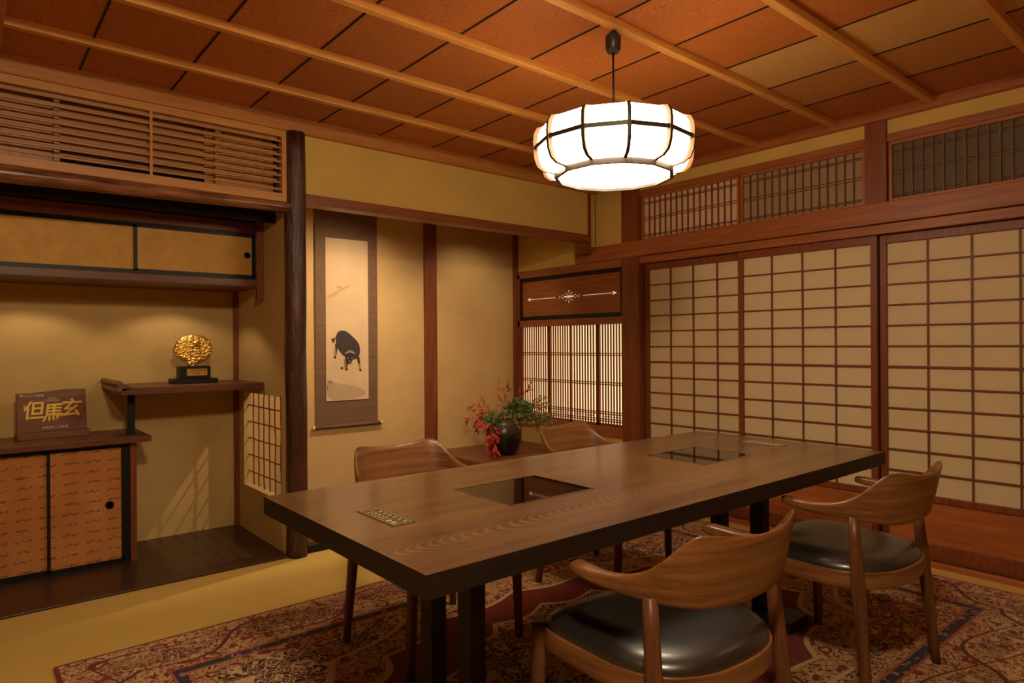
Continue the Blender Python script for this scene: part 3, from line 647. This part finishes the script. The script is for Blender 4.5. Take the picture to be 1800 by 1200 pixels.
for h in (H1, H2):
    ck = box(h[0]+0.003, h[1]-0.003, h[2]+0.003, h[3]-0.003, 0.690, 0.7004).obj('cooktop', M_glass, tb)
    MB().box(h[0], h[0]+0.004, h[2], h[3], 0.690, 0.7012).box(h[1]-0.004, h[1], h[2], h[3], 0.690, 0.7012).box(h[0], h[1], h[2], h[2]+0.004, 0.690, 0.7012).box(h[0], h[1], h[3]-0.004, h[3], 0.690, 0.7012).obj('steel_rim', M_steel, ck)
for (x0, x1) in ((0.850, 0.918), (2.800, 2.868)):
    cp = box(x0, x1, 1.492, 1.690, 0.7, 0.7015).obj('control_panel', plain('panel_brown', c(92, 72, 52), 0.4), tb)
    mb = MB(); R = lambda a, b, y0, y1: mb.box(x0+a, x0+b, y0, y1, 0.7015, 0.7022)
    for a, b, y0, y1 in ((0.006, 0.062, 1.500, 1.5015), (0.006, 0.062, 1.680, 1.6815), (0.006, 0.0075, 1.50, 1.68), (0.0605, 0.062, 1.50, 1.68), (0.034, 0.0345, 1.51, 1.67)): R(a, b, y0, y1)
    for k in range(5):
        for a in (0.014, 0.025): R(a, a+0.006, 1.57+k*0.02, 1.578+k*0.02)
    for k in range(6): R(0.042, 0.054, 1.512+k*0.026, 1.518+k*0.026)
    for y in (1.520, 1.545): mb.lathe([(0.008, 0.7015), (0.008, 0.7024), (0.0055, 0.7024)], x0+0.019, y, 16)
    mb.obj('markings', plain('panel_print', c(196, 176, 140), 0.4), cp)
    box(x0+0.010, x0+0.024, 1.668, 1.676, 0.7015, 0.7023).obj('red_button', M_red, cp)
for xc in (1.080, 2.580):
    for yc2 in (1.470, 1.660): box(xc-0.026, xc+0.026, yc2-0.030, yc2+0.030, 0.05, 0.648).obj('leg', M_tside, tb, bevel=0.002)
    box(xc-0.026, xc+0.026, 1.50, 1.63, 0.596, 0.648).obj('apron', M_tside, tb)
    box(xc-0.075, xc+0.075, 1.30, 1.86, 0.010, 0.056).obj('foot', M_tside, tb, bevel=0.003)
box(1.10, 2.56, 1.52, 1.61, 0.60, 0.648).obj('beam', M_tside, tb)

# ================================================================== CHAIRS
def make_chair():
    t = thing('dining_chair', '', 'chair', (0, 0, 0.010), 'round-armed dining chairs')
    z0 = 0.010
    # seat outline (rounded front corners, D-shaped back)
    def outl(s, n=48):
        pts = []
        for k in range(n):
            a = 2*PI*k/n; ca, sa = math.cos(a), math.sin(a); e = 0.36 if sa > 0 else 0.80
            x = 0.258*math.copysign(abs(ca)**e, ca); y = (0.255 if sa > 0 else 0.235)*math.copysign(abs(sa)**e, sa)
            
            L = math.hypot(x, y); pts.append((x*(L+s)/L, y*(L+s)/L))
        return pts
    fr = MB(); rings = []
    for s, z in ((0, 0.368), (0, 0.422), (-0.022, 0.422), (-0.022, 0.368)): rings.append([(x, y, z) for x, y in outl(s)])
    fr.loft(rings, closed=True); fr.obj('seat_frame', M_chair, t, True, 0.003)
    rings = [[(x, y, z) for x, y in outl(s)] for s, z in ((-0.05, 0.395), (-0.022, 0.398), (-0.010, 0.408), (-0.006, 0.422), (-0.010, 0.436), (-0.022, 0.447), (-0.05, 0.455), (-0.10, 0.458), (-0.16, 0.455))]
    MB().loft(rings).obj('seat_cushion', M_leather, t, True)
    for sx in (-1, 1):
        def leg(p0, p1, r0, r1, rm=None):
            pts = []; rs = []
            for k in range(9):
                f = k/8; pts.append([p0[i]+(p1[i]-p0[i])*f for i in range(3)]); rs.append(r0+(r1-r0)*f if not rm else (r0+(rm-r0)*min(1, f/0.62) if f < 0.62 else rm+(r1-rm)*(f-0.62)/0.38))
            m = MB(); rings = []
            for p, r in zip(pts, rs):
                rings.append([(p[0]+r*math.copysign(abs(math.cos(2*PI*q/12))**0.7, math.cos(2*PI*q/12)), p[1]+r*math.copysign(abs(math.sin(2*PI*q/12))**0.7, math.sin(2*PI*q/12)), p[2]) for q in range(12)])
            m.loft(rings); m.obj('leg', M_chairZ, t, True)
        leg((sx*0.258, 0.226, z0), (sx*0.241, 0.226, 0.426), 0.0145, 0.0195)
        leg((sx*0.262, -0.205, z0), (sx*0.236, -0.150, 0.604), 0.0135, 0.0155, 0.0195)
    # bent back shell running into both arms: (x, y, ztop, zbot, width, lean)
    st = [(0.0, -0.266, 0.731, 0.572, 0.015, 0.022), (0.060, -0.264, 0.733, 0.573, 0.015, 0.022), (0.115, -0.256, 0.741, 0.575, 0.015, 0.020), (0.160, -0.243, 0.750, 0.580, 0.015, 0.018),
          (0.186, -0.228, 0.748, 0.584, 0.016, 0.015), (0.205, -0.208, 0.722, 0.588, 0.018, 0.011), (0.224, -0.178, 0.684, 0.592, 0.022, 0.006), (0.240, -0.138, 0.652, 0.596, 0.027, 0.003),
          (0.253, -0.090, 0.636, 0.600, 0.034, 0.0), (0.262, -0.040, 0.631, 0.603, 0.041, 0.0), (0.266, 0.005, 0.632, 0.609, 0.048, 0.0), (0.264, 0.042, 0.634, 0.613, 0.050, 0), (0.259, 0.066, 0.634, 0.617, 0.042, 0), (0.256, 0.077, 0.632, 0.620, 0.026, 0)]
    full = [(-a[0],)+a[1:] for a in st[:0:-1]] + st
    rings = []
    for i, (x, y, zt, zb, wd, ln) in enumerate(full):
        a = full[max(0, i-1)]; b = full[min(len(full)-1, i+1)]; tx, ty = b[0]-a[0], b[1]-a[1]; L = math.hypot(tx, ty); nx, ny = ty/L, -tx/L   # outward
        zc = (zt+zb)/2; hh = (zt-zb)/2+0.004; ring = []
        for q in range(12):
            an = 2*PI*q/12; cu = math.copysign(abs(math.cos(an))**0.55, math.cos(an)); su = math.copysign(abs(math.sin(an))**0.55, math.sin(an))
            off = cu*wd/2 + ln*su; ring.append((x+nx*off, y+ny*off, zc+su*hh))
        rings.append(ring)
    MB().loft(rings).obj('back_and_arm_rail', M_chair, t, True, sub=2)
    return t
chair0 = make_chair()
spots = [('walnut armchair with black seat seen largest, its bowed back at the bottom of the photo', 1.412, 1.068, -2.5),
         ('walnut armchair with black seat beside the table, nearest the paper sliding doors', 2.438, 1.068, -2.5),
         ('walnut armchair at the far side of the table, below and right of the hanging scroll', 1.435, 2.215, 183.0),
         ('walnut armchair at the far side of the table, beside the potted leaves', 2.455, 2.235, 191.0)]
kids = [o for o in COL.objects if o.parent == chair0]
for i, (lab, x, y, rz) in enumerate(spots):
    r = chair0
    if i:
        r = chair0.copy(); COL.objects.link(r)
        for k in kids: q = k.copy(); COL.objects.link(q); q.parent = r
    r.location = (x, y, 0.010); r.rotation_euler = (0, 0, math.radians(rz)); r['label'] = lab
for o in COL.objects:
    pass

# ================================================================== PENDANT LAMP
LX, LY = LAMP
pl = thing('pendant_lamp', 'twelve-sided white paper pendant lamp with dark ribs hanging above the table', 'lamp', (LX, LY, 1.82))
M_lamp = glow('lamp_paper', (1.0, 0.80, 0.54, 1), LAMP_E, c(245, 235, 215)); M_rib = wood('lamp_rib', c(64, 46, 30), c(44, 30, 20), 'z'); M_ribe = plain('lamp_rib_pale', c(120, 84, 48), 0.6)
pr = [(0.222, 1.826), (0.258, 1.832), (0.283, 1.850), (0.295, 1.880), (0.299, 1.915), (0.300, 1.950), (0.297, 1.980), (0.285, 2.003), (0.255, 2.012)]
A0 = math.atan2(-LY, -LX) + math.radians(10)
for k in range(12):
    a, b = A0+k*PI/6, A0+(k+1)*PI/6
    MB().loft([[(LX+r*math.cos(a), LY+r*math.sin(a), z), (LX+r*math.cos(b), LY+r*math.sin(b), z), (LX+(r-.002)*math.cos(b), LY+(r-.002)*math.sin(b), z), (LX+(r-.002)*math.cos(a), LY+(r-.002)*math.sin(a), z)] for r, z in pr]).obj('paper_panel', M_lamp, pl)
    tx, ty = -math.sin(a), math.cos(a); m = MB(); m.k = 0
    rp = [(0.212, 1.820)] + pr + [(0.225, 2.014)]
    m.loft([[(LX+(r+o)*math.cos(a)+tx*w2, LY+(r+o)*math.sin(a)+ty*w2, z+(zo if i in (0, 1) or i > 7 else 0)) for o, w2, zo in ((0.016, -.0062, 0), (0.016, .0062, 0), (-.002, .0062, 0), (-.002, -.0062, 0))] for i, (r, z) in enumerate(rp)])
    ro = m.obj('rib', [M_ribe, M_rib], pl)
    for p in ro.data.polygons: p.material_index = 1 if abs(p.normal.x*tx+p.normal.y*ty) < 0.5 else 0
def ring12(r, z0, z1, w2, name, mat, top=False):
    m = MB(); m.loft([[(LX+rr*math.cos(A0+k*PI/6), LY+rr*math.sin(A0+k*PI/6), z) for k in range(12)] for rr, z in ((r, z0), (r, z1), (r-w2, z1), (r-w2, z0))], closed=True); return m.obj(name, mat, pl)
ring12(0.313, 1.917, 1.933, 0.018, 'middle_hoop', M_rib)
ring12(0.234, 1.808, 1.833, 0.014, 'bottom_hoop', M_rib)
ring12(0.262, 2.008, 2.014, 0.012, 'top_hoop', M_rib)
MB().loft([[(LX+rr*math.cos(A0+k*PI/6), LY+rr*math.sin(A0+k*PI/6), z) for k in range(12)] for rr, z in ((0.220, 1.819), (0.220, 1.822))]).obj('bottom_panel', M_lamp, pl)
MB().loft([[(LX+rr*math.cos(A0+k*PI/6), LY+rr*math.sin(A0+k*PI/6), z) for k in range(12)] for rr, z in ((0.255, 2.009), (0.255, 2.012))]).obj('top_panel', M_paper, pl)
MB().tube([(LX, LY, 2.01), (LX, LY, 2.31)], 0.004, 8).obj('cord', M_black, pl, True)
MB().lathe([(0.006, 2.298), (0.022, 2.300), (0.029, 2.312), (0.031, 2.340), (0.030, 2.362), (0.020, 2.372), (0.010, 2.382)], LX, LY, 24).obj('ceiling_cap', plain('cap_brown', c(46, 34, 28), 0.4), pl, True)

# ================================================================== VASE AND LEAVES
VX, VY = 3.30, 4.05
g = G('brown_glaze'); sep = g.n('SeparateXYZ', i_Vector=g.co()); f = g.mth('ADD', g.mth('MULTIPLY', g.mth('SUBTRACT', sep.outputs[2], 0.30), 3.2), g.mth('MULTIPLY', g.noise(g.co(), 8, 3), 0.3))
g.base(g.ramp(f, (0.55, c(26, 18, 14)), (1.0, c(84, 70, 50))), 0.28, 0, 0.5); M_glaze = g.m
va = MB().lathe([(0.075, 0.30), (0.098, 0.305), (0.120, 0.35), (0.138, 0.42), (0.142, 0.47), (0.132, 0.515), (0.108, 0.548), (0.090, 0.560), (0.092, 0.570), (0.080, 0.572), (0.078, 0.556), (0.10, 0.52), (0.10, 0.45), (0.0, 0.44)], VX, VY, 40)
tag(va.obj('flower_vase', M_glaze, None, True), 'round dark glazed vase on the raised tokonoma board holding cut branches', 'vase')
RT = Vector((0.767, -0.642, 0)); FWv = Vector((0.642, 0.767, 0))
def PW(px, py, dep=0.0): return Vector((VX, VY, 0)) + RT*((px-888)*0.00446) + Vector((0, 0, 0.44+(768-py)*0.00446)) + FWv*dep
def leaf(m, p, d, L, w, nrm):
    d = d.normalized(); s = d.cross(nrm).normalized(); up = s.cross(d).normalized()
    q = [p, p+d*L*0.35+s*w/2+up*L*0.02, p+d*L*0.35-s*w/2+up*L*0.02, p+d*L*0.7+s*w*0.33-up*L*0.01, p+d*L*0.7-s*w*0.33-up*L*0.01, p+d*L-up*L*0.10]
    m.add(q, [(0, 1, 2), (1, 3, 4, 2), (3, 5, 4)])
def branch(name, label, pts, mat, n, L, w, fan=0.7, stems=M_post, droop=0.0, cl=3):
    P = [PW(*p) for p in pts]; P0 = P[0]; t = thing(name, label, 'branch', tuple(P0), 'cut branches in the vase')
    path = []
    for i in range(len(P)-1):
        for k in range(6): path.append(P[i].lerp(P[i+1], k/6))
    path.append(P[-1]); st = MB().tube(path, [0.0035-0.0022*i/len(path) for i in range(len(path))], 6); st2 = st; lm = MB()
    for j in range(n):
        f = 0.25+0.75*(j+random.random())/n; i = min(len(path)-2, int(f*(len(path)-1))); p = path[i]; d = (path[i+1]-path[i]).normalized()
        side = Vector((random.uniform(-1, 1), random.uniform(-1, 1), random.uniform(-.7, .9))).normalized()
        dd = (d*0.6+side*fan+Vector((0, 0, -droop))).normalized(); tip = p+dd*L*random.uniform(0.5, 1.6)
        st.tube([p, tip], 0.0009, 4)
        for k in range(cl):
            ld = (dd+Vector((random.uniform(-1, 1), random.uniform(-1, 1), random.uniform(-1, 1)))*0.75+Vector((0, 0, -droop))).normalized()
            leaf(lm, tip if k else p.lerp(tip, 0.6), ld, L*random.uniform(0.7, 1.2), w*random.uniform(0.8, 1.2), Vector((random.uniform(-.5, .5), -1, random.uniform(0, 1))))
    st.obj('stem', stems, t); lm.obj('leaves', mat, t)
def leafmat(name, col, v=0.3):
    g = G(name); n = g.noise(g.co(), 14, 2); a = tuple(x*(1-v) for x in col[:3])+(1,); b = tuple(min(1, x*(1+v)) for x in col[:3])+(1,)
    g.base(g.ramp(n, (0.3, a), (0.7, b)), 0.5, 0, 0.4); return g.m
M_lr = leafmat('crimson_leaf', c(192, 58, 50)); M_lo = leafmat('bronze_leaf', c(176, 88, 44), 0.4); M_lg = leafmat('green_leaf', c(96, 112, 56), 0.4); M_ly = leafmat('olive_leaf', c(132, 120, 66), 0.4)
branch('nandina_branch', 'crimson leafed branch drooping over the front of the vase', [(880, 748, 0.0), (866, 742, -0.13), (868, 768, -0.20), (872, 800, -0.20)], M_lr, 30, 0.050, 0.016, 0.8, droop=0.5, cl=4)
branch('nandina_branch', 'bronze leafed branch reaching left from the vase', [(884, 742, 0.0), (866, 728, -0.02), (850, 722, 0.0), (838, 742, 0.0)], M_lo, 30, 0.060, 0.018, 0.8, droop=0.2)
branch('nandina_branch', 'bronze leafed branch rising highest above the vase', [(888, 744, 0.0), (886, 715, 0.02), (892, 700, 0.02), (884, 682, 0.02)], M_lo, 14, 0.050, 0.017, 0.9, cl=2)
branch('nandina_branch', 'reddish leafed branch rising in front of the lit lattice window', [(892, 744, 0.0), (905, 715, 0.03), (925, 695, 0.05), (938, 684, 0.05)], M_lr, 14, 0.040, 0.012, 0.7, cl=2)
branch('foliage_branch', 'dense green leafed branch in the middle of the vase', [(890, 746, 0.0), (902, 726, -0.02), (912, 715, -0.02), (928, 722, -0.03)], M_lg, 100, 0.044, 0.017, 0.9, cl=4)
branch('foliage_branch', 'green leafed branch low on the left side of the vase', [(886, 746, 0.0), (876, 736, -0.07), (868, 740, -0.10)], M_lg, 46, 0.042, 0.015, 0.8, cl=4)
branch('foliage_branch', 'olive leafed branch reaching right from the vase toward the chair back', [(894, 744, 0.0), (918, 738, -0.02), (945, 738, -0.02), (966, 742, -0.02)], M_ly, 95, 0.044, 0.014, 0.8, cl=4)
branch('foliage_branch', 'thin olive branch rising right of the vase against the lit lattice window', [(896, 742, 0.0), (930, 720, 0.02), (950, 706, 0.03), (958, 712, 0.03)], M_ly, 24, 0.038, 0.011, 0.7, cl=3)
